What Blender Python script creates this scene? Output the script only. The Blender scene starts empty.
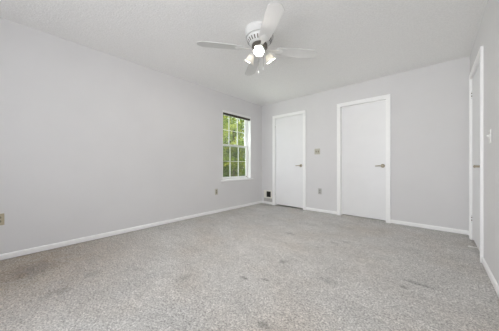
import bpy, bmesh, math, random
from mathutils import Vector, Matrix
random.seed(7)
S = bpy.context.scene
COL = S.collection
PI = math.pi
# ------------------------------------------------------------------ room figures (metres; the camera stands over x=0, y=0)
XL, XR, YB, YF, H = -3.254, 0.352, 4.104, -1.75, 2.44
CAM_Z = 0.9603

# ------------------------------------------------------------------ camera
cd = bpy.data.cameras.new('camera'); cam = bpy.data.objects.new('camera', cd); COL.objects.link(cam)
cam.location = (0, 0, CAM_Z)
cam.rotation_euler = (PI/2, 0, math.radians(41.741))
cd.sensor_width = 36.0; cd.sensor_fit = 'HORIZONTAL'; cd.lens = 36*208.07/499
cd.shift_y = 0.57/499*-1
cd.clip_start = 0.02; cd.clip_end = 200
S.camera = cam

# ------------------------------------------------------------------ light and exposure
S.view_settings.view_transform = 'Standard'; S.view_settings.look = 'None'
S.view_settings.gamma = 1.0; S.view_settings.use_curve_mapping = False
S.view_settings.exposure = 0.11
S.cycles.max_bounces = 14; S.cycles.diffuse_bounces = 10; S.cycles.transparent_max_bounces = 16
S.cycles.caustics_reflective = False; S.cycles.caustics_refractive = False

w = bpy.data.worlds.new('sky'); S.world = w; w.use_nodes = True
nt = w.node_tree; bg = nt.nodes['Background']
tc = nt.nodes.new('ShaderNodeTexCoord'); sx = nt.nodes.new('ShaderNodeSeparateXYZ'); cr = nt.nodes.new('ShaderNodeValToRGB')
nt.links.new(tc.outputs['Generated'], sx.inputs[0]); nt.links.new(sx.outputs['Z'], cr.inputs[0]); nt.links.new(cr.outputs[0], bg.inputs[0])
cr.color_ramp.elements[0].position = 0.0; cr.color_ramp.elements[0].color = (0.92, 0.95, 1.0, 1)
cr.color_ramp.elements[1].position = 0.8; cr.color_ramp.elements[1].color = (0.55, 0.72, 1.0, 1)
bg.inputs[1].default_value = 2.0

sd = bpy.data.lights.new('sun', 'SUN'); sun = bpy.data.objects.new('sun', sd); COL.objects.link(sun)
sd.energy = 8.0; sd.angle = 0.01; sd.color = (1.0, 0.94, 0.82)
sun.rotation_euler = Vector((-0.5, -0.1, -0.8)).to_track_quat('-Z', 'Y').to_euler()
sun.location = (6, 3, 8)

ad = bpy.data.lights.new('rear_fill', 'AREA'); area = bpy.data.objects.new('rear_fill', ad); COL.objects.link(area)
ad.shape = 'RECTANGLE'; ad.size = 2.0; ad.size_y = 1.6; ad.spread = math.radians(125); ad.energy = 40; ad.color = (0.97, 0.98, 1.0)
area.location = (-0.75, YF-0.16, 1.3); area.rotation_euler = (PI/2+math.radians(14), 0, 0)      # added fill lamp outside the added rear window, tilted up, shining to +y

bd = bpy.data.lights.new('side_window_daylight', 'AREA'); side = bpy.data.objects.new('side_window_daylight', bd); COL.objects.link(side)
bd.shape = 'RECTANGLE'; bd.size = 1.0; bd.size_y = 1.5; bd.energy = 24; bd.color = (0.99, 1.0, 0.98)
side.location = (XL-0.95, 2.95, 1.30); side.rotation_euler = Vector((1.0, 0.22, 0.06)).to_track_quat('-Z', 'Z').to_euler()   # daylight through the window in the left wall

# ------------------------------------------------------------------ materials
def srgb(r, g, b):
    f = lambda c: (c/12.92 if c <= 0.04045 else ((c+0.055)/1.055)**2.4)
    return (f(r/255), f(g/255), f(b/255), 1)
def new_mat(name):
    m = bpy.data.materials.new(name); m.use_nodes = True
    return m, m.node_tree, m.node_tree.nodes['Principled BSDF']
def plain(name, col, rough=0.5, metal=0.0, noise=0.03, scale=18.0, bump=0.0, bscale=80.0):
    m, nt, p = new_mat(name)
    p.inputs['Roughness'].default_value = rough; p.inputs['Metallic'].default_value = metal
    tc = nt.nodes.new('ShaderNodeTexCoord'); n = nt.nodes.new('ShaderNodeTexNoise')
    n.inputs['Scale'].default_value = scale; n.inputs['Detail'].default_value = 3
    nt.links.new(tc.outputs['Object'], n.inputs['Vector'])
    r = nt.nodes.new('ShaderNodeValToRGB')
    r.color_ramp.elements[0].position = 0.3; r.color_ramp.elements[1].position = 0.7
    r.color_ramp.elements[0].color = tuple(c*(1-noise) for c in col[:3])+(1,)
    r.color_ramp.elements[1].color = tuple(min(1, c*(1+noise)) for c in col[:3])+(1,)
    nt.links.new(n.outputs['Fac'], r.inputs[0]); nt.links.new(r.outputs[0], p.inputs['Base Color'])
    if bump:
        n2 = nt.nodes.new('ShaderNodeTexNoise'); n2.inputs['Scale'].default_value = bscale; n2.inputs['Detail'].default_value = 4
        nt.links.new(tc.outputs['Object'], n2.inputs['Vector'])
        b = nt.nodes.new('ShaderNodeBump'); b.inputs['Strength'].default_value = bump; b.inputs['Distance'].default_value = 0.01
        nt.links.new(n2.outputs['Fac'], b.inputs['Height']); nt.links.new(b.outputs[0], p.inputs['Normal'])
    return m

M = {}
M['wall'] = plain('wall_paint', (0.705, 0.698, 0.701, 1), 0.75, noise=0.012, scale=3, bump=0.05, bscale=120)
M['trim'] = plain('white_gloss_paint', (0.92, 0.92, 0.915, 1), 0.4, noise=0.01)
M['door'] = plain('white_door_paint', (0.84, 0.84, 0.845, 1), 0.38, noise=0.012, scale=4)
M['vinyl'] = plain('white_window_vinyl', (0.85, 0.85, 0.83, 1), 0.4, noise=0.01)
M['brass'] = plain('brass', (0.44, 0.39, 0.30, 1), 0.3, 1.0, noise=0.08, scale=60)
M['steel'] = plain('hinge_steel', (0.42, 0.40, 0.37, 1), 0.35, 1.0)
M['dark'] = plain('dark_plastic', (0.018, 0.017, 0.014, 1), 0.6)
M['almond'] = plain('almond_plastic', (0.46, 0.40, 0.29, 1), 0.45)
M['palegrey'] = plain('pale_grey_plastic', (0.46, 0.455, 0.43, 1), 0.45)
M['ivory'] = plain('ivory_plastic', (0.52, 0.50, 0.42, 1), 0.42)
M['whiteplastic'] = plain('white_plastic', (0.78, 0.78, 0.76, 1), 0.4)
M['greyplastic'] = plain('grey_plastic', (0.34, 0.335, 0.32, 1), 0.5)
M['brownplastic'] = plain('brown_plastic', (0.26, 0.23, 0.17, 1), 0.5)
M['fan'] = plain('white_fan_enamel', (0.74, 0.74, 0.73, 1), 0.35, noise=0.01)
M['blade'] = plain('white_fan_blade', (0.68, 0.68, 0.67, 1), 0.45, noise=0.02, scale=6)
M['motor'] = plain('dark_motor_metal', (0.16, 0.145, 0.125, 1), 0.4, 0.6)
M['slat'] = plain('dark_brown_wood_slat', (0.035, 0.024, 0.014, 1), 0.55, noise=0.2, scale=30)
M['petframe'] = plain('cream_pet_door_plastic', (0.80, 0.79, 0.72, 1), 0.5)
M['petgrey'] = plain('worn_grey_panel', (0.47, 0.46, 0.44, 1), 0.7, noise=0.15, scale=40)
M['bark'] = plain('bark', (0.14, 0.105, 0.075, 1), 0.9, noise=0.35, scale=12, bump=0.6, bscale=30)
M['lawn'] = plain('lawn', (0.12, 0.19, 0.05, 1), 0.95, noise=0.3, scale=4)

def ceiling_mat():
    m, nt, p = new_mat('popcorn_ceiling'); p.inputs['Roughness'].default_value = 0.95
    tc = nt.nodes.new('ShaderNodeTexCoord')
    v = nt.nodes.new('ShaderNodeTexNoise'); v.inputs['Scale'].default_value = 70; v.inputs['Detail'].default_value = 5; v.inputs['Roughness'].default_value = 0.65
    nt.links.new(tc.outputs['Object'], v.inputs['Vector'])
    r = nt.nodes.new('ShaderNodeValToRGB'); r.color_ramp.elements[0].position = 0.3; r.color_ramp.elements[1].position = 0.7
    r.color_ramp.elements[0].color = (0.80, 0.795, 0.788, 1); r.color_ramp.elements[1].color = (0.92, 0.915, 0.908, 1)
    nt.links.new(v.outputs['Fac'], r.inputs[0]); nt.links.new(r.outputs[0], p.inputs['Base Color'])
    b = nt.nodes.new('ShaderNodeBump'); b.inputs['Strength'].default_value = 0.5; b.inputs['Distance'].default_value = 0.008
    nt.links.new(v.outputs['Fac'], b.inputs['Height']); nt.links.new(b.outputs[0], p.inputs['Normal'])
    return m
M['ceiling'] = ceiling_mat()

def carpet_mat():
    m, nt, p = new_mat('grey_plush_carpet'); p.inputs['Roughness'].default_value = 1.0
    p.inputs['Specular IOR Level'].default_value = 0.1
    L = nt.links.new
    def node(t, **k):
        n = nt.nodes.new(t)
        for a, b in k.items(): setattr(n, a, b)
        return n
    tc = node('ShaderNodeTexCoord')
    def noise(scale, detail=2, rough=0.5, stretch=None, dist=0.0, off=(0, 0, 0)):
        n = node('ShaderNodeTexNoise'); n.inputs['Scale'].default_value = scale; n.inputs['Detail'].default_value = detail
        n.inputs['Roughness'].default_value = rough; n.inputs['Distortion'].default_value = dist
        mp = node('ShaderNodeMapping'); mp.inputs['Location'].default_value = off
        if stretch: mp.inputs['Scale'].default_value = stretch[:3]; mp.inputs['Rotation'].default_value = (0, 0, stretch[3])
        L(tc.outputs['Object'], mp.inputs[0]); L(mp.outputs[0], n.inputs['Vector'])
        return n.outputs['Fac']
    def ramp(fac, lo, hi, a, b):
        n = node('ShaderNodeMapRange'); n.clamp = True
        n.inputs[1].default_value = lo; n.inputs[2].default_value = hi; n.inputs[3].default_value = a; n.inputs[4].default_value = b
        L(fac, n.inputs[0]); return n.outputs[0]
    def mul(a, b):
        n = node('ShaderNodeMath', operation='MULTIPLY'); L(a, n.inputs[0]); L(b, n.inputs[1]); return n.outputs[0]
    tuft = noise(80, 3, 0.85)
    clump = noise(28, 3, 0.65, dist=0.6, off=(3, 1, 0))
    swirl = noise(7, 3, 0.6, dist=1.2, off=(1, 7, 0))
    brush = noise(2.6, 3, 0.55, stretch=(1.0, 2.2, 1, 0.6), dist=0.5, off=(5, 2, 0))
    broad = noise(0.7, 2, 0.5, off=(2, 9, 0))
    val = ramp(tuft, 0.35, 0.65, 0.44, 1.27)
    val = mul(val, ramp(clump, 0.32, 0.68, 0.84, 1.12))
    val = mul(val, ramp(swirl, 0.3, 0.7, 0.93, 1.05))
    val = mul(val, ramp(brush, 0.3, 0.7, 0.93, 1.06))
    val = mul(val, ramp(broad, 0.3, 0.7, 0.96, 1.04))
    # stains trodden into the pile, each with its own place and size
    sp = node('ShaderNodeSeparateXYZ'); L(tc.outputs['Object'], sp.inputs[0])
    wob = noise(30, 2, 0.6)
    for (x, y, rx, ry, depth) in STAINS:
        dx = node('ShaderNodeMath', operation='SUBTRACT'); L(sp.outputs[0], dx.inputs[0]); dx.inputs[1].default_value = x
        dy = node('ShaderNodeMath', operation='SUBTRACT'); L(sp.outputs[1], dy.inputs[0]); dy.inputs[1].default_value = y
        ex = node('ShaderNodeMath', operation='DIVIDE'); L(dx.outputs[0], ex.inputs[0]); ex.inputs[1].default_value = rx
        ey = node('ShaderNodeMath', operation='DIVIDE'); L(dy.outputs[0], ey.inputs[0]); ey.inputs[1].default_value = ry
        e = node('ShaderNodeCombineXYZ'); L(ex.outputs[0], e.inputs[0]); L(ey.outputs[0], e.inputs[1])
        ln = node('ShaderNodeVectorMath', operation='LENGTH'); L(e.outputs[0], ln.inputs[0])
        ad_ = node('ShaderNodeMath', operation='ADD'); L(ln.outputs['Value'], ad_.inputs[0]); L(ramp(wob, 0.3, 0.7, -0.45, 0.45), ad_.inputs[1])
        val = mul(val, ramp(ad_.outputs[0], 0.5, 1.2, 1-depth, 1.0))
    mixc = node('ShaderNodeMix', data_type='RGBA')
    mixc.inputs[6].default_value = (0.665, 0.65, 0.625, 1); mixc.inputs[7].default_value = (0.60, 0.515, 0.43, 1)
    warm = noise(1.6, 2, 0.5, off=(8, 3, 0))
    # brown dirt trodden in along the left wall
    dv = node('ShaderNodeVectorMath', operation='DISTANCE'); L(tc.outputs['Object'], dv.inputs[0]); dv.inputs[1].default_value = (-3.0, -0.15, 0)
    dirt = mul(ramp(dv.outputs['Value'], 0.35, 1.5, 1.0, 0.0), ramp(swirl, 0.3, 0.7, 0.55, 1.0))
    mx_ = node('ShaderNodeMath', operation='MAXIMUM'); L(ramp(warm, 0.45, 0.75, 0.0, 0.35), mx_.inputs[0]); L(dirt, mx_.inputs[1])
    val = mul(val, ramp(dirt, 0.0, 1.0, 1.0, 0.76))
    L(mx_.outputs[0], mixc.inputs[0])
    vm = node('ShaderNodeVectorMath', operation='SCALE'); L(mixc.outputs[2], vm.inputs[0]); L(val, vm.inputs[3])
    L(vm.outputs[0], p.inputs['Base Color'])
    hsum = node('ShaderNodeMath', operation='ADD'); L(tuft, hsum.inputs[0]); L(clump, hsum.inputs[1])
    b = node('ShaderNodeBump'); b.inputs['Strength'].default_value = 0.45; b.inputs['Distance'].default_value = 0.012
    L(hsum.outputs[0], b.inputs['Height']); L(b.outputs[0], p.inputs['Normal'])
    return m
STAINS = [(-1.21, 1.29, 0.042, 0.022, 0.34), (-1.06, 1.39, 0.038, 0.022, 0.28), (-1.12, 1.77, 0.045, 0.04, 0.32),
          (-1.51, 2.56, 0.07, 0.05, 0.22), (-0.655, 1.72, 0.10, 0.05, 0.18), (-0.77, 0.99, 0.04, 0.04, 0.26),
          (-0.10, 2.16, 0.10, 0.025, 0.32), (-0.18, 2.03, 0.035, 0.03, 0.32), (-1.60, 0.96, 0.05, 0.09, 0.18),
          (-2.13, 0.22, 0.06, 0.08, 0.18), (-2.25, 0.45, 0.06, 0.08, 0.12), (-2.75, 0.10, 0.20, 0.20, 0.18), (-3.0, 3.95, 0.20, 0.10, 0.22),
          (-0.92, 2.61, 0.06, 0.05, 0.18), (-0.84, 2.73, 0.06, 0.05, 0.16)]
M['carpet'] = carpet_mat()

def glass_mat(name, tint=(1, 1, 1, 1), shine=0.06):
    m = bpy.data.materials.new(name); m.use_nodes = True; nt = m.node_tree; nt.nodes.clear()
    o = nt.nodes.new('ShaderNodeOutputMaterial'); t = nt.nodes.new('ShaderNodeBsdfTransparent'); g = nt.nodes.new('ShaderNodeBsdfGlossy')
    t.inputs[0].default_value = tint; g.inputs['Roughness'].default_value = 0.02
    mx = nt.nodes.new('ShaderNodeMixShader'); mx.inputs[0].default_value = shine
    nt.links.new(t.outputs[0], mx.inputs[1]); nt.links.new(g.outputs[0], mx.inputs[2]); nt.links.new(mx.outputs[0], o.inputs[0])
    return m
M['glass'] = glass_mat('window_glass', (0.96, 0.97, 0.96, 1), 0.05)

def screen_mat():
    m = bpy.data.materials.new('insect_screen_mesh'); m.use_nodes = True; nt = m.node_tree; nt.nodes.clear()
    o = nt.nodes.new('ShaderNodeOutputMaterial'); t = nt.nodes.new('ShaderNodeBsdfTransparent'); d = nt.nodes.new('ShaderNodeBsdfDiffuse')
    d.inputs[0].default_value = (0.05, 0.05, 0.05, 1)
    mx = nt.nodes.new('ShaderNodeMixShader'); mx.inputs[0].default_value = 0.22
    nt.links.new(t.outputs[0], mx.inputs[1]); nt.links.new(d.outputs[0], mx.inputs[2]); nt.links.new(mx.outputs[0], o.inputs[0])
    return m
M['screen'] = screen_mat()

def shade_mat():
    m = bpy.data.materials.new('frosted_glass_shade'); m.use_nodes = True; nt = m.node_tree; nt.nodes.clear()
    o = nt.nodes.new('ShaderNodeOutputMaterial'); t = nt.nodes.new('ShaderNodeBsdfTransparent'); d = nt.nodes.new('ShaderNodeBsdfDiffuse')
    tr = nt.nodes.new('ShaderNodeBsdfTranslucent')
    t.inputs[0].default_value = (1, 0.98, 0.94, 1); d.inputs[0].default_value = (0.9, 0.88, 0.83, 1); tr.inputs[0].default_value = (0.95, 0.92, 0.85, 1)
    a = nt.nodes.new('ShaderNodeMixShader'); a.inputs[0].default_value = 0.12
    nt.links.new(d.outputs[0], a.inputs[1]); nt.links.new(tr.outputs[0], a.inputs[2])
    b = nt.nodes.new('ShaderNodeMixShader'); b.inputs[0].default_value = 0.0
    nt.links.new(a.outputs[0], b.inputs[1]); nt.links.new(t.outputs[0], b.inputs[2]); nt.links.new(b.outputs[0], o.inputs[0])
    return m
M['shade'] = shade_mat()
def bulb_mat():
    m = bpy.data.materials.new('lit_bulb'); m.use_nodes = True; nt = m.node_tree; nt.nodes.clear()
    o = nt.nodes.new('ShaderNodeOutputMaterial'); e = nt.nodes.new('ShaderNodeEmission')
    e.inputs[0].default_value = (1.0, 0.94, 0.86, 1); e.inputs[1].default_value = BULB
    nt.links.new(e.outputs[0], o.inputs[0]); return m
BULB = 600.0
M['bulb'] = bulb_mat()

def leaf_mat(name, c0, c1, c2):
    m = bpy.data.materials.new(name); m.use_nodes = True; nt = m.node_tree; nt.nodes.clear(); L = nt.links.new
    o = nt.nodes.new('ShaderNodeOutputMaterial'); d = nt.nodes.new('ShaderNodeBsdfDiffuse'); tr = nt.nodes.new('ShaderNodeBsdfTranslucent')
    tc = nt.nodes.new('ShaderNodeTexCoord'); n = nt.nodes.new('ShaderNodeTexNoise'); n.inputs['Scale'].default_value = 2.2; n.inputs['Detail'].default_value = 4
    L(tc.outputs['Object'], n.inputs['Vector'])
    r = nt.nodes.new('ShaderNodeValToRGB'); r.color_ramp.elements[0].position = 0.33; r.color_ramp.elements[1].position = 0.68
    r.color_ramp.elements[0].color = c0; r.color_ramp.elements[1].color = c2
    e = r.color_ramp.elements.new(0.5); e.color = c1
    L(n.outputs['Fac'], r.inputs[0]); L(r.outputs[0], d.inputs[0]); L(r.outputs[0], tr.inputs[0])
    a = nt.nodes.new('ShaderNodeMixShader'); a.inputs[0].default_value = 0.4
    L(d.outputs[0], a.inputs[1]); L(tr.outputs[0], a.inputs[2]); L(a.outputs[0], o.inputs[0])
    return m
M['leaf_bright'] = leaf_mat('yellow_green_leaves', (0.15, 0.22, 0.06, 1), (0.33, 0.40, 0.12, 1), (0.66, 0.62, 0.16, 1))
M['leaf_mid'] = leaf_mat('green_leaves', (0.12, 0.17, 0.06, 1), (0.22, 0.29, 0.11, 1), (0.42, 0.46, 0.18, 1))
M['leaf_dark'] = leaf_mat('dark_green_leaves', (0.09, 0.14, 0.02, 1), (0.20, 0.28, 0.04, 1), (0.50, 0.48, 0.06, 1))

# ------------------------------------------------------------------ mesh helpers
def bx(bm, x0, x1, y0, y1, z0, z1, bev=0.0, mat=None):
    vs = [Vector((x, y, z)) for x in (x0, x1) for y in (y0, y1) for z in (z0, z1)]
    if mat is not None: vs = [mat @ v for v in vs]
    v = [bm.verts.new(p) for p in vs]
    fs = [bm.faces.new([v[i] for i in q]) for q in ((0, 1, 3, 2), (4, 6, 7, 5), (0, 4, 5, 1), (2, 3, 7, 6), (0, 2, 6, 4), (1, 5, 7, 3))]
    if bev:
        es = list({e for f in fs for e in f.edges})
        bmesh.ops.bevel(bm, geom=es, offset=bev, segments=2, affect='EDGES', profile=0.5)
def lathe(bm, prof, mat=Matrix.Identity(4), n=32, ruffle=None, closed=False):
    rings = []
    for k, (r, z) in enumerate(prof):
        ring = []
        for i in range(n):
            a = 2*PI*i/n
            rr = r*(1+ruffle(a, k)) if ruffle else r
            ring.append(bm.verts.new(mat @ Vector((rr*math.cos(a), rr*math.sin(a), z))))
        rings.append(ring)
    for a, b in zip(rings, rings[1:]):
        for i in range(n):
            bm.faces.new((a[i], a[(i+1) % n], b[(i+1) % n], b[i]))
    if closed:
        bm.faces.new(rings[0][::-1]); bm.faces.new(rings[-1])
def tube(bm, pts, r, n=10):
    pts = [Vector(p) for p in pts]; rings = []
    for k, p in enumerate(pts):
        t = (pts[min(k+1, len(pts)-1)]-pts[max(k-1, 0)]).normalized()
        u = t.cross(Vector((0, 0, 1)) if abs(t.z) < 0.9 else Vector((1, 0, 0))).normalized(); v = t.cross(u)
        rr = r[k] if isinstance(r, (list, tuple)) else r
        rings.append([bm.verts.new(p+rr*(math.cos(2*PI*i/n)*u+math.sin(2*PI*i/n)*v)) for i in range(n)])
    for a, b in zip(rings, rings[1:]):
        for i in range(n): bm.faces.new((a[i], a[(i+1) % n], b[(i+1) % n], b[i]))
    bm.faces.new(rings[0][::-1]); bm.faces.new(rings[-1])
def prism(bm, outline, z0, z1, mat=Matrix.Identity(4), bev=0.0):
    a = [bm.verts.new(mat @ Vector((x, y, z0))) for x, y in outline]; b = [bm.verts.new(mat @ Vector((x, y, z1))) for x, y in outline]
    fs = [bm.faces.new(a[::-1]), bm.faces.new(b)]; n = len(a)
    for i in range(n): fs.append(bm.faces.new((a[i], a[(i+1) % n], b[(i+1) % n], b[i])))
    if bev: bmesh.ops.bevel(bm, geom=list({e for f in fs[:2] for e in f.edges}), offset=bev, segments=2, affect='EDGES', profile=0.5)
def sphere(bm, c, r, sz=1.0, u=16, v=10):
    bmesh.ops.create_uvsphere(bm, u_segments=u, v_segments=v, radius=r, matrix=Matrix.Translation(c) @ Matrix.Diagonal((1, 1, sz, 1)))
def obj(name, bm, m, parent=None, smooth=False):
    bmesh.ops.recalc_face_normals(bm, faces=bm.faces)
    me = bpy.data.meshes.new(name); bm.to_mesh(me); bm.free()
    me.materials.append(m)
    if smooth:
        for p in me.polygons: p.use_smooth = True
        try: me.set_sharp_from_angle(angle=math.radians(38))
        except Exception: pass
    o = bpy.data.objects.new(name, me); COL.objects.link(o)
    if parent: o.parent = parent
    return o
def tag(o, label=None, cat=None, group=None, kind=None):
    if label: o['label'] = label
    if cat: o['category'] = cat
    if group: o['group'] = group
    if kind: o['kind'] = kind
    return o
def thing(name, label, cat, loc=(0, 0, 0), rz=0.0, group=None, kind=None):
    o = bpy.data.objects.new(name, None); o.empty_display_size = 0.05; COL.objects.link(o)
    o.location = loc; o.rotation_euler = (0, 0, rz)
    return tag(o, label, cat, group, kind)
B = bmesh.new

# ------------------------------------------------------------------ the shell
def holed_wall(name, a0, a1, holes, place, thick, label):
    """wall along a (a0..a1) and z (0..H) with rectangular holes; place(a, d, z) gives the world point, d = depth into the wall"""
    As = sorted({a0, a1, *[h[0] for h in holes], *[h[1] for h in holes]}); Zs = sorted({-0.02, H+0.02, *[h[2] for h in holes], *[h[3] for h in holes]})
    bm = B(); cache = {}
    def V(a, d, z):
        k = (round(a, 5), d, round(z, 5))
        if k not in cache: cache[k] = bm.verts.new(place(a, d, z))
        return cache[k]
    solid = lambda i, j: 0 <= i < len(As)-1 and 0 <= j < len(Zs)-1 and not any(h[0]-1e-6 <= As[i] and As[i+1] <= h[1]+1e-6 and h[2]-1e-6 <= Zs[j] and Zs[j+1] <= h[3]+1e-6 for h in holes)
    for i in range(len(As)-1):
        for j in range(len(Zs)-1):
            if not solid(i, j): continue
            p, q, r, s = As[i], As[i+1], Zs[j], Zs[j+1]
            for d in (0.0, thick): bm.faces.new((V(p, d, r), V(q, d, r), V(q, d, s), V(p, d, s)))
            if not solid(i-1, j): bm.faces.new((V(p, 0.0, r), V(p, thick, r), V(p, thick, s), V(p, 0.0, s)))
            if not solid(i+1, j): bm.faces.new((V(q, 0.0, r), V(q, thick, r), V(q, thick, s), V(q, 0.0, s)))
            if not solid(i, j-1): bm.faces.new((V(p, 0.0, r), V(q, 0.0, r), V(q, thick, r), V(p, thick, r)))
            if not solid(i, j+1): bm.faces.new((V(p, 0.0, s), V(q, 0.0, s), V(q, thick, s), V(p, thick, s)))
    return tag(obj(name, bm, M['wall']), label, 'wall', kind='structure')

T = 0.14
OW, OH = 0.735, 2.065                      # door opening inside the jambs
D1, D2, D3 = -2.4785, -0.976, 3.495          # door centres along their walls
OW3 = 0.80
J = 0.019                                   # jamb thickness
WY0, WY1, WZ0, WZ1 = 2.815, 3.695, 0.645, 2.095      # window opening in the left wall
PX0, PX1, PZ0, PZ1 = -3.095, -2.965, 0.175, 0.315     # pet door hole
bm = B(); bx(bm, XL-T, XR+T, YF-T, YB+T+0.1, -0.12, 0.0)
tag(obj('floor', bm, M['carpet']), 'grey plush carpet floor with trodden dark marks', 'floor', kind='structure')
bm = B(); bx(bm, XL-0.3, XR+0.3, YF-0.3, YB+0.3, H, H+0.18)
tag(obj('ceiling', bm, M['ceiling']), 'off-white textured ceiling', 'ceiling', kind='structure')
holed_wall('wall_left', YF-T, YB+T, [(WY0, WY1, WZ0, WZ1)], lambda a, d, z: (XL-d, a, z), T, 'pale grey wall with the window')
wb = holed_wall('wall_back', XL, XR, [(D1-OW/2-J, D1+OW/2+J, -0.02, OH+J), (D2-OW/2-J, D2+OW/2+J, -0.02, OH+J), (PX0, PX1, PZ0, PZ1)],
           lambda a, d, z: (a, YB+d, z), T, 'pale grey wall with two white doors')
wr = holed_wall('wall_right', YF-T, YB+T, [(D3-OW3/2-J, D3+OW3/2+J, -0.02, OH+J)], lambda a, d, z: (XR+d, a, z), T, 'pale grey wall at the right with one door')
holed_wall('wall_front', XL, XR, [(-1.75, 0.25, 0.5, 2.1)], lambda a, d, z: (a, YF-d, z), T, 'pale grey wall behind the camera')
bm = B(); bx(bm, XL-T, XR+T, YB+T, YB+T+0.05, -0.02, H+0.02); tag(obj('light_block_back', bm, M['wall']), 'added backing that blocks light behind the back doors', 'wall', kind='structure')  # added backing against the back wall, keeps light out of the door gaps
bm = B(); bx(bm, XR+T, XR+T+0.05, YF-T, YB+T, -0.02, H+0.02); tag(obj('light_block_right', bm, M['wall']), 'added backing that blocks light behind the right door', 'wall', kind='structure')  # unseen slab added outside the right wall to stop light leaking round its door

CW, CT = 0.060, 0.017                       # casing width and thickness
BH, BT = 0.064, 0.013                       # baseboard
def board(name, p0, p1, n, label):
    """baseboard runs from p0 to p1 on the wall, n = direction into the room; one or more runs in one strip"""
    bm = B()
    for a, b in zip(p0, p1):
        a = Vector((*a, 0)); b = Vector((*b, 0)); nn = Vector((*n, 0))
        prof = [(0.0, 0.010), (BT, 0.010), (BT, BH-0.012), (BT-0.004, BH-0.004), (0.004, BH), (0.0, BH)]
        A = [bm.verts.new(a+nn*d+Vector((0, 0, z))) for d, z in prof]; C = [bm.verts.new(b+nn*d+Vector((0, 0, z))) for d, z in prof]
        k = len(prof)
        for i in range(k): bm.faces.new((A[i], A[(i+1) % k], C[(i+1) % k], C[i]))
        bm.faces.new(A[::-1]); bm.faces.new(C)
    return tag(obj(name, bm, M['trim']), label, 'baseboard', kind='structure')
board('baseboard_left', [(XL, YF)], [(XL, YB)], (1, 0), 'white baseboard along the left wall')
o1, o2 = OW/2+CW, OW3/2+CW
board('baseboard_back', [(XL+BT, YB), (D1+o1, YB), (D2+o1, YB)], [(D1-o1, YB), (D2-o1, YB), (XR-BT, YB)], (0, -1), 'white baseboard along the back wall between the doors')
board('baseboard_right', [(XR, YF), (XR, D3+o2)], [(XR, D3-o2), (XR, YB)], (-1, 0), 'white baseboard along the right wall')

# ------------------------------------------------------------------ doors (local: x along the wall, y into the wall, origin on the floor at the wall face)
def lever(parent, x, y, z):
    bm = B(); R = Matrix.Translation((x, y, z)) @ Matrix.Rotation(PI/2, 4, 'X')
    lathe(bm, [(0.0, 0.0), (0.031, 0.0), (0.033, 0.004), (0.030, 0.010), (0.016, 0.014), (0.0115, 0.016), (0.0115, 0.045), (0.014, 0.047), (0.014, 0.058), (0.0, 0.060)], R, 24)
    h = obj('door_handle', bm, M['brass'], parent, True); h['label'] = 'brass lever door handle'
    bm = B(); tube(bm, [(x+0.006, y-0.052, z), (x-0.03, y-0.053, z+0.002), (x-0.07, y-0.050, z), (x-0.105, y-0.046, z-0.004)], [0.011, 0.0095, 0.0085, 0.008], 12)
    l = obj('lever', bm, M['brass'], parent, True); l.parent = h
    return h
def door(name, loc, rz, ow, recess, label, hinged, stop=None, gap=0.03):
    hw = ow/2; root = thing(name, label, 'door', loc, rz, kind='structure')
    bm = B(); bx(bm, -hw+0.004, hw-0.004, recess, recess+0.035, gap, OH-0.004, 0.0015)
    obj('door_slab', bm, M['door'], root)
    bm = B()                                                     # casing: two legs and a head with a rounded inner bead
    for s in (-1, 1):
        x0, x1 = sorted((s*(hw-0.004), s*(hw+CW)))
        bx(bm, x0, x1, -CT, 0.0, 0.0, OH-0.004)
        b0, b1 = sorted((s*(hw+CW-0.016), s*(hw+CW))); bx(bm, b0, b1, -CT-0.004, -CT, 0.0, OH+CW-0.016)
    bx(bm, -hw-CW, hw+CW, -CT, 0.0, OH-0.004, OH+CW)
    bx(bm, -hw-CW, hw+CW, -CT-0.004, -CT, OH+CW-0.016, OH+CW)
    obj('casing', bm, M['trim'], root)
    bm = B()
    for s in (-1, 1):
        x0, x1 = sorted((s*hw, s*(hw+J))); bx(bm, x0, x1, 0.0, T, 0.0, OH)
    bx(bm, -hw-J, hw+J, 0.0, T, OH, OH+J)
    sy = recess+0.036 if recess < 0.05 else recess-0.013           # the stop bead the slab closes against
    for s in (-1, 1):
        x0, x1 = sorted((s*hw, s*(hw-0.011))); bx(bm, x0, x1, sy, sy+0.012, 0.0, OH)
    bx(bm, -hw, hw, sy, sy+0.012, OH-0.011, OH)
    obj('jamb', bm, M['trim'], root)
    if hinged:
        for z in (0.27, 1.86):
            R = Matrix.Translation((-hw+0.003, recess-0.005, z-0.045)); kn = lambda bm, k: lathe(bm, [(0.0, 0.018*k), (0.0058, 0.018*k+0.0005), (0.0058, 0.018*k+0.0165), (0.0, 0.018*k+0.017)], R, 10)
            bm = B(); kn(bm, 0); kn(bm, 2); kn(bm, 4)
            bx(bm, -hw+0.004, -hw+0.030, recess-0.0016, recess+0.001, z-0.045, z+0.045)
            hg = obj('hinge', bm, M['trim'], root, True)
            bm = B(); kn(bm, 1); kn(bm, 3)
            lathe(bm, [(0.0, -0.004), (0.0045, -0.001), (0.003, 0.0), (0.003, 0.09), (0.0045, 0.091), (0.0, 0.095)], R, 10)
            pn = obj('hinge_pin', bm, M['motor'], root, True); pn.parent = hg; pn['label'] = 'dark bare metal hinge pin'
    lever(root, hw-0.062, recess, 0.945)
    if stop is not None:
        bm = B(); R = Matrix.Translation((stop, recess, 0.055)) @ Matrix.Rotation(PI/2, 4, 'X')
        lathe(bm, [(0.0, 0.0), (0.012, 0.0), (0.012, 0.006), (0.005, 0.008), (0.005, 0.066), (0.008, 0.067), (0.009, 0.078), (0.0, 0.082)], R, 14)
        d = obj('door_stop', bm, M['whiteplastic'], root, True); d['label'] = 'white rubber tipped door stop'
    return root
door('door_1', (D1, YB, 0), 0, OW, 0.008, 'white flush closet door nearest the window corner', True)
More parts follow.
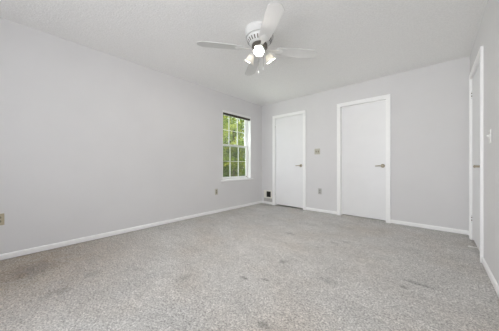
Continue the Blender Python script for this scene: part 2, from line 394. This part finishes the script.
door('door_2', (D2, YB, 0), 0, OW, 0.085, 'white flush door set back in its frame, centre of the back wall', False, gap=0.012)
door('door_3', (XR, D3, 0), -PI/2, OW3, 0.004, 'white door on the right wall seen edge on', True, stop=0.14)

# ------------------------------------------------------------------ window in the left wall
wn = thing('window_1', 'white double hung window with grids looking out on green trees', 'window', (XL, (WY0+WY1)/2, WZ0), PI/2, kind='structure')
# local: x along +y world, y into the room is -y (local +y points to -x world, i.e. outdoors), z up from the sill
ww, wh = (WY1-WY0)/2, WZ1-WZ0
bm = B()
for s in (-1, 1):
    x0, x1 = sorted((s*ww, s*(ww-0.012))); bx(bm, x0, x1, 0.0, T, 0.0, wh)
    x0, x1 = sorted((s*(ww-0.012), s*(ww-0.030))); bx(bm, x0, x1, 0.088, T+0.01, 0.0, wh)
bx(bm, -ww, ww, 0.0, T, wh-0.012, wh); bx(bm, -ww+0.012, ww-0.012, 0.088, T+0.01, wh-0.030, wh-0.012)
bx(bm, -ww, ww, 0.088, T+0.03, 0.0, 0.022)
obj('window_frame', bm, M['vinyl'], wn)
bm = B(); bx(bm, -ww-0.05, ww+0.055, -0.035, 0.0, -0.022, 0.006, 0.004); bx(bm, -ww, ww, 0.0, 0.092, -0.002, 0.006)
obj('window_sill', bm, M['trim'], wn)
bm = B(); bx(bm, -ww-0.02, ww+0.03, -0.014, 0.0, -0.075, -0.022, 0.003); obj('window_apron', bm, M['wall'], wn)
def sash(y, z0, z1, nm):
    x0, x1 = -ww+0.028, ww-0.028; st = 0.026; bm = B()
    bx(bm, x0, x0+st, y, y+0.032, z0, z1); bx(bm, x1-st, x1, y, y+0.032, z0, z1)
    bx(bm, x0+st, x1-st, y, y+0.032, z0, z0+0.034); bx(bm, x0+st, x1-st, y, y+0.032, z1-0.026, z1)
    s = obj(nm, bm, M['vinyl'], wn)
    bm = B(); bx(bm, x0+st, x1-st, y+0.014, y+0.018, z0+0.034, z1-0.026); obj('glass_pane', bm, M['glass'], wn).parent = s
    bm = B(); gw = (x1-x0-2*st)/3
    for k in (1, 2): bx(bm, x0+st+gw*k-0.0045, x0+st+gw*k+0.0045, y+0.008, y+0.024, z0+0.034, z1-0.026)
    zm = (z0+0.034+z1-0.026)/2; bx(bm, x0+st, x1-st, y+0.008, y+0.024, zm-0.0045, zm+0.0045)
    obj('grid', bm, M['vinyl'], wn).parent = s
    return s
sash(0.094, 0.022, 0.760, 'lower_sash'); sash(0.128, 0.722, wh-0.030, 'upper_sash')
bm = B(); bx(bm, -0.03, 0.03, 0.085, 0.100, 0.755, 0.772, 0.003); obj('sash_lock', bm, M['vinyl'], wn)
bm = B(); bx(bm, ww-0.075, ww-0.050, 0.082, 0.095, 0.034, 0.052, 0.003); obj('sash_lift', bm, M['dark'], wn)
bm = B(); bx(bm, -ww+0.03, ww-0.03, 0.163, 0.165, 0.03, 0.75); obj('insect_screen', bm, M['screen'], wn)

bl = thing('window_blind', 'raised dark brown slatted blind at the top of the window', 'blind', (XL, (WY0+WY1)/2, WZ1-0.012), PI/2)
bm = B(); bx(bm, -ww+0.014, ww-0.014, 0.012, 0.060, -0.035, 0.0, 0.002); h = obj('headrail', bm, M['vinyl'], bl); h['label'] = 'white blind headrail'
bm = B()
for k in range(4): bx(bm, -ww+0.016, ww-0.016, 0.006, 0.058, -0.036-0.0055*k-0.0042, -0.036-0.0055*k, 0.001)
obj('slat_stack', bm, M['slat'], bl)
bm = B(); bx(bm, -ww+0.016, ww-0.016, 0.006, 0.058, -0.073, -0.058, 0.002); obj('bottom_rail', bm, M['slat'], bl)
bm = B(); tube(bm, [(-0.235, 0.028, -0.073), (-0.235, 0.030, -0.4), (-0.235, 0.030, -0.68)], 0.0022, 6)
c = obj('lift_cord', bm, M['vinyl'], bl); c['label'] = 'white lift cord'

# added, unseen window behind the camera, an opening for the fill lamp outside it
bm = B(); x0, x1, z0, z1 = -1.75, 0.25, 0.5, 2.1
for a, b in ((x0, x0+0.05), (-0.77, -0.73), (x1-0.05, x1)): bx(bm, a, b, YF-0.10, YF-0.05, z0, z1)
for a, b in ((z0, z0+0.05), (z1-0.05, z1)): bx(bm, x0, x1, YF-0.10, YF-0.05, a, b)
tag(obj('added_rear_window', bm, M['vinyl']), 'added unseen white window frame behind the camera', 'window', kind='structure')

# ------------------------------------------------------------------ wall plates (local: x along the wall, -y into the room)
def outlet(label, loc, rz, pm, rm, group=None):
    t = thing('wall_outlet', label, 'outlet', loc, rz, group)
    bm = B(); bx(bm, -0.035, 0.035, -0.006, 0.0, -0.058, 0.058, 0.002); obj('cover_plate', bm, pm, t)
    for z in (-0.0195, 0.0195):
        bm = B(); R = Matrix.Translation((0, -0.006, z)) @ Matrix.Rotation(PI/2, 4, 'X') @ Matrix.Diagonal((1, 0.86, 1, 1))
        lathe(bm, [(0.0, 0.0025), (0.0155, 0.0025), (0.017, 0.0)], R, 20); r = obj('receptacle', bm, rm, t)
        bm = B()
        for x in (-0.0064, 0.0064): bx(bm, x-0.0011, x+0.0011, -0.0092, -0.0080, z-0.001, z+0.007)
        sphere(bm, (0, -0.0085, z-0.0075), 0.0022, 1, 8, 6); obj('slot', bm, M['dark'], r)
    bm = B(); sphere(bm, (0, -0.006, 0), 0.003, 1, 8, 6); obj('screw', bm, M['steel'], t)
    return t
def switch(label, loc, rz, pm, tm, gangs):
    t = thing('light_switch', label, 'light switch', loc, rz)
    hw = 0.035+0.023*(gangs-1)
    bm = B(); bx(bm, -hw, hw, -0.006, 0.0, -0.058, 0.058, 0.002); obj('cover_plate', bm, pm, t)
    for k in range(gangs):
        x = (k-(gangs-1)/2)*0.046
        bm = B(); bx(bm, x-0.008, x+0.008, -0.0078, -0.006, -0.018, 0.018); r = obj('switch_bezel', bm, tm, t)
        bm = B(); R = Matrix.Translation((x, -0.007, 0)) @ Matrix.Rotation(math.radians(-24), 4, 'X')
        bx(bm, -0.0045, 0.0045, -0.016, 0.0, -0.006, 0.006, 0.0015, R); obj('toggle', bm, tm, r)
        for z in (-0.03, 0.03):
            bm = B(); sphere(bm, (x, -0.006, z), 0.003, 1, 8, 6); obj('screw', bm, M['steel'], t)
    return t
outlet('white outlet on the left wall below the window', (XL, 2.653, 0.425), PI/2, M['ivory'], M['brownplastic'])
outlet('almond outlet on the left wall at the edge of the photo', (XL, -0.115, 0.413), PI/2, M['almond'], M['brownplastic'])
outlet('pale grey outlet low on the back wall between the two doors', (-1.745, YB, 0.425), 0, M['palegrey'], M['greyplastic'])
switch('ivory double switch plate on the back wall between the doors', (-1.80, YB, 1.235), 0, M['ivory'], M['brownplastic'], 2)
switch('white single switch plate on the right wall beside the door', (XR, 2.69, 1.205), -PI/2, M['whiteplastic'], M['whiteplastic'], 1)

# ------------------------------------------------------------------ pet door low on the back wall beside the corner
pd = thing('pet_door', 'small cream pet door with dark opening, low in the far corner', 'pet door', (PX0, YB, 0.0))
pw, pz0, pz1 = PX1-PX0, PZ0, PZ1
bm = B()
a0, a1, c0, c1 = -0.075, pw+0.028, pz0-0.022, pz1+0.028
bx(bm, a0, 0.0, -0.012, 0.0, c0, c1, 0.002); bx(bm, pw, a1, -0.012, 0.0, c0, c1, 0.002)
bx(bm, 0.0, pw, -0.012, 0.0, pz1, c1, 0.002); bx(bm, 0.0, pw, -0.012, 0.0, c0, pz0, 0.002)
obj('door_frame', bm, M['petframe'], pd)
bm = B(); bx(bm, a0, a1, -0.009, 0.0, BH+0.004, c0, 0.002); l = obj('lower_panel', bm, M['petgrey'], pd); l['label'] = 'scuffed grey panel under the opening'
bm = B()
for p, q, r, s in ((0, 0.004, pz0, pz1), (pw-0.004, pw, pz0, pz1), (0, pw, pz0, pz0+0.004), (0, pw, pz1-0.004, pz1)): bx(bm, p, q, 0.0, T, r, s)
obj('tunnel', bm, M['dark'], pd)
bm = B(); bx(bm, 0.006, pw-0.006, 0.030, 0.036, pz0+0.006, pz1-0.006, 0.002); f = obj('flap', bm, M['dark'], pd); f['label'] = 'dark flap'

# ------------------------------------------------------------------ ceiling fan
fx, fy = -1.44, 1.78
fan = thing('ceiling_fan', 'white four blade ceiling fan with three lit lamps', 'ceiling fan', (fx, fy, H))
bm = B(); lathe(bm, [(0.150, 0.0), (0.158, -0.004), (0.158, -0.012), (0.152, -0.016), (0.152, -0.070), (0.155, -0.074), (0.155, -0.084), (0.148, -0.090)], n=48); obj('canopy', bm, M['fan'], fan, True)
bm = B(); lathe(bm, [(0.0, -0.088), (0.140, -0.088), (0.143, -0.096), (0.140, -0.112), (0.108, -0.152), (0.100, -0.158), (0.0, -0.160)], n=48); hs = obj('motor_housing', bm, M['fan'], fan, True)
bm = B()
for k in range(24):
    R = Matrix.Rotation(2*PI*k/24, 4, 'Z') @ Matrix.Translation((0.1240, 0, -0.1320)) @ Matrix.Rotation(math.radians(128.6), 4, 'Y')
    bx(bm, -0.019, 0.019, -0.0062, 0.0062, -0.0012, 0.0018, 0, R)
v = obj('vent_slots', bm, M['motor'], hs); v['label'] = 'ring of dark cooling slots'
bm = B(); lathe(bm, [(0.0, -0.158), (0.082, -0.158), (0.086, -0.164), (0.086, -0.196), (0.078, -0.202), (0.0, -0.204)], n=36); mo = obj('motor_ring', bm, M['motor'], fan, True); mo['label'] = 'dark metal motor ring'
bm = B(); lathe(bm, [(0.0, -0.203), (0.060, -0.203), (0.064, -0.210), (0.062, -0.235), (0.052, -0.262), (0.030, -0.282), (0.012, -0.290), (0.0, -0.297)], n=32); obj('light_fitter', bm, M['fan'], fan, True)
BZ = -0.214; PITCH = math.radians(-9.5)
def blade_outline():
    r0, r1 = 0.185, 0.668; w0, w1 = 0.056, 0.072
    return [(r0, -w0+0.012), (r0+0.012, -w0), (r0+0.22, -(w0+w1)/2-0.004), (r1-0.050, -w1), (r1-0.002, -0.034), (r1+0.004, 0.0), (r1-0.002, 0.034), (r1-0.050, w1), (r0+0.22, (w0+w1)/2+0.004), (r0+0.012, w0), (r0, w0-0.012)]
for k in range(4):
    A = Matrix.Rotation(math.radians(51.5+90*k), 4, 'Z') @ Matrix.Translation((0, 0, BZ)) @ Matrix.Rotation(PITCH, 4, 'X')
    bm = B(); prism(bm, blade_outline(), 0.0, 0.006, A, 0.0015); bo = obj('blade', bm, M['blade'], fan)
    bm = B(); prism(bm, [(0.078, -0.016), (0.13, -0.013), (0.17, -0.020), (0.195, -0.038), (0.235, -0.040), (0.262, -0.018), (0.268, 0.0), (0.262, 0.018), (0.235, 0.040), (0.195, 0.038), (0.17, 0.020), (0.13, 0.013), (0.078, 0.016)], -0.006, -0.0002, A, 0.002)
    for p in ((0.205, -0.022), (0.205, 0.022), (0.245, 0.0)): sphere(bm, A @ Vector((p[0], p[1], -0.006)), 0.005, 1, 8, 6)
    obj('blade_iron', bm, M['fan'], bo, True)
for k in range(3):
    a = math.radians(-54+120*k); u = Vector((math.cos(a), math.sin(a), 0)); ax = (u*0.56+Vector((0, 0, -0.83))).normalized()
    p0 = u*0.048+Vector((0, 0, -0.228)); p1 = u*0.088+Vector((0, 0, -0.226)); p2 = p1+ax*0.016
    bm = B(); tube(bm, [p0, (p0+p1)/2+Vector((0, 0, 0.006)), p1, p2], 0.010, 12)
    Q = Matrix.Translation(p2) @ ax.to_track_quat('Z', 'Y').to_matrix().to_4x4()
    lathe(bm, [(0.0, -0.006), (0.020, -0.006), (0.027, 0.0), (0.027, 0.016), (0.024, 0.018)], Q, 20); obj('lamp_arm', bm, M['fan'], fan, True)
    prof = [(0.022, 0.010), (0.030, 0.018), (0.038, 0.034), (0.040, 0.050), (0.0425, 0.066), (0.050, 0.080), (0.058, 0.088)]
    ruf = lambda t, i: 0.34*(abs(math.cos(3*t))-0.6)*max(0, (i-2)/4)**1.4
    bm = B(); lathe(bm, prof, Q, 64, ruf); sh = obj('lamp_shade', bm, M['shade'], fan, True); sh['label'] = 'ruffled frosted glass lamp shade'
    md = sh.modifiers.new('thickness', 'SOLIDIFY'); md.thickness = 0.0025
    bm = B(); lathe(bm, [(0.0, 0.014), (0.011, 0.015), (0.013, 0.028), (0.021, 0.046), (0.0235, 0.058), (0.020, 0.070), (0.011, 0.078), (0.0, 0.080)], Q, 20); bu = obj('bulb', bm, M['bulb'], sh, True); bu['label'] = 'glowing bulb'
for (x, y, zt, zb) in ((-0.008, -0.005, -0.290, -0.475), (0.030, 0.028, -0.272, -0.440)):
    bm = B(); tube(bm, [(x, y, zt), (x, y, (zt+zb)/2), (x, y, zb+0.03)], 0.0016, 6)
    for k in range(int((zt-zb-0.03)/0.006)): sphere(bm, (x, y, zt-0.006*k), 0.0024, 1, 6, 4)
    pc = obj('pull_chain', bm, M['steel'], fan); pc['label'] = 'thin beaded pull chain'
    bm = B(); lathe(bm, [(0.0, 0.034), (0.004, 0.032), (0.0055, 0.022), (0.0085, 0.008), (0.0075, 0.0), (0.0, -0.003)], Matrix.Translation((x, y, zb)), 14); fo = obj('fob', bm, M['whiteplastic'], pc, True); fo['label'] = 'white pull chain fob'

# ------------------------------------------------------------------ outdoors beyond the window
bm = B(); bx(bm, -40, XL-T-0.02, -20, 40, -0.75, -0.55)
tag(obj('lawn', bm, M['lawn']), 'green lawn outside the window', 'lawn', kind='structure')
def tree(name, label, loc, height, crown, n, leaf, mat, rng, trunk=0.09):
    t = thing(name, label, 'tree', loc)
    bm = B(); tube(bm, [(0, 0, -0.02), (0.04, 0.02, height*0.3), (-0.03, 0.05, height*0.6), (0.02, 0, height*0.88)], [trunk, trunk*0.8, trunk*0.55, trunk*0.2], 10)
    for k in range(7):
        a = rng.uniform(0, 2*PI); z = height*rng.uniform(0.28, 0.75); l = crown[0]*rng.uniform(0.5, 0.85)
        tube(bm, [(0, 0, z), (l*0.5*math.cos(a), l*0.5*math.sin(a), z+0.22*l), (l*math.cos(a), l*math.sin(a), z+0.55*l)], [trunk*0.4, trunk*0.25, trunk*0.08], 6)
    obj('trunk', bm, M['bark'], t, True)
    bm = B(); clumps = []
    for k in range(46):
        while True:
            p = Vector((rng.uniform(-1, 1), rng.uniform(-1, 1), rng.uniform(-1, 1)))
            if 0.25 < p.length < 1: break
        clumps.append((Vector((p.x*crown[0], p.y*crown[0], crown[1]+p.z*crown[2])), rng.uniform(0.22, 0.42)*crown[0]))
    for k in range(n):
        c, r = rng.choice(clumps); d = Vector((rng.gauss(0, 1), rng.gauss(0, 1), rng.gauss(0, 1))).normalized()
        p = c+d*r*rng.random()**0.4
        if p.z < 0.03: continue
        nrm = (d*0.7+Vector((rng.gauss(0, .6), rng.gauss(0, .6), 0.5+rng.gauss(0, .5)))).normalized()
        u = nrm.orthogonal().normalized(); u = Matrix.Rotation(rng.uniform(0, 2*PI), 3, nrm) @ u; v = nrm.cross(u)
        s = leaf*rng.uniform(0.6, 1.3)
        q = [p-u*s, p-v*s*0.45+nrm*s*0.12, p+u*s, p+v*s*0.45+nrm*s*0.12]
        vs = [bm.verts.new(x) for x in q]; bm.faces.new((vs[0], vs[1], vs[2])); bm.faces.new((vs[0], vs[2], vs[3]))
    obj('foliage', bm, mat, t)
    return t
rng = random.Random(11)
G = -0.55
tree('leafy_tree', 'yellow green leafy tree close outside the window', (-7.6, 7.3, G), 4.6, (1.5, 3.1, 1.6), 5600, 0.08, M['leaf_bright'], rng)
tree('leafy_tree', 'tall green tree behind the others outside the window', (-16.8, 16.0, G), 7.6, (3.0, 4.2, 3.2), 8000, 0.13, M['leaf_mid'], rng, 0.16)
tree('leafy_tree', 'green tree beyond the right edge of the window', (-9.9, 13.3, G), 5.4, (1.7, 3.0, 2.0), 4200, 0.10, M['leaf_mid'], rng, 0.12)
tree('bushy_shrub', 'dark green shrub low outside the lower window sash', (-6.0, 5.75, G), 1.75, (0.75, 0.95, 0.85), 5000, 0.06, M['leaf_dark'], rng, 0.04)['category'] = 'shrub'
tree('bushy_shrub', 'dark green shrub behind the near shrub outside the window', (-10.4, 9.3, G), 2.4, (1.35, 1.25, 1.2), 8000, 0.10, M['leaf_dark'], rng, 0.05)['category'] = 'shrub'
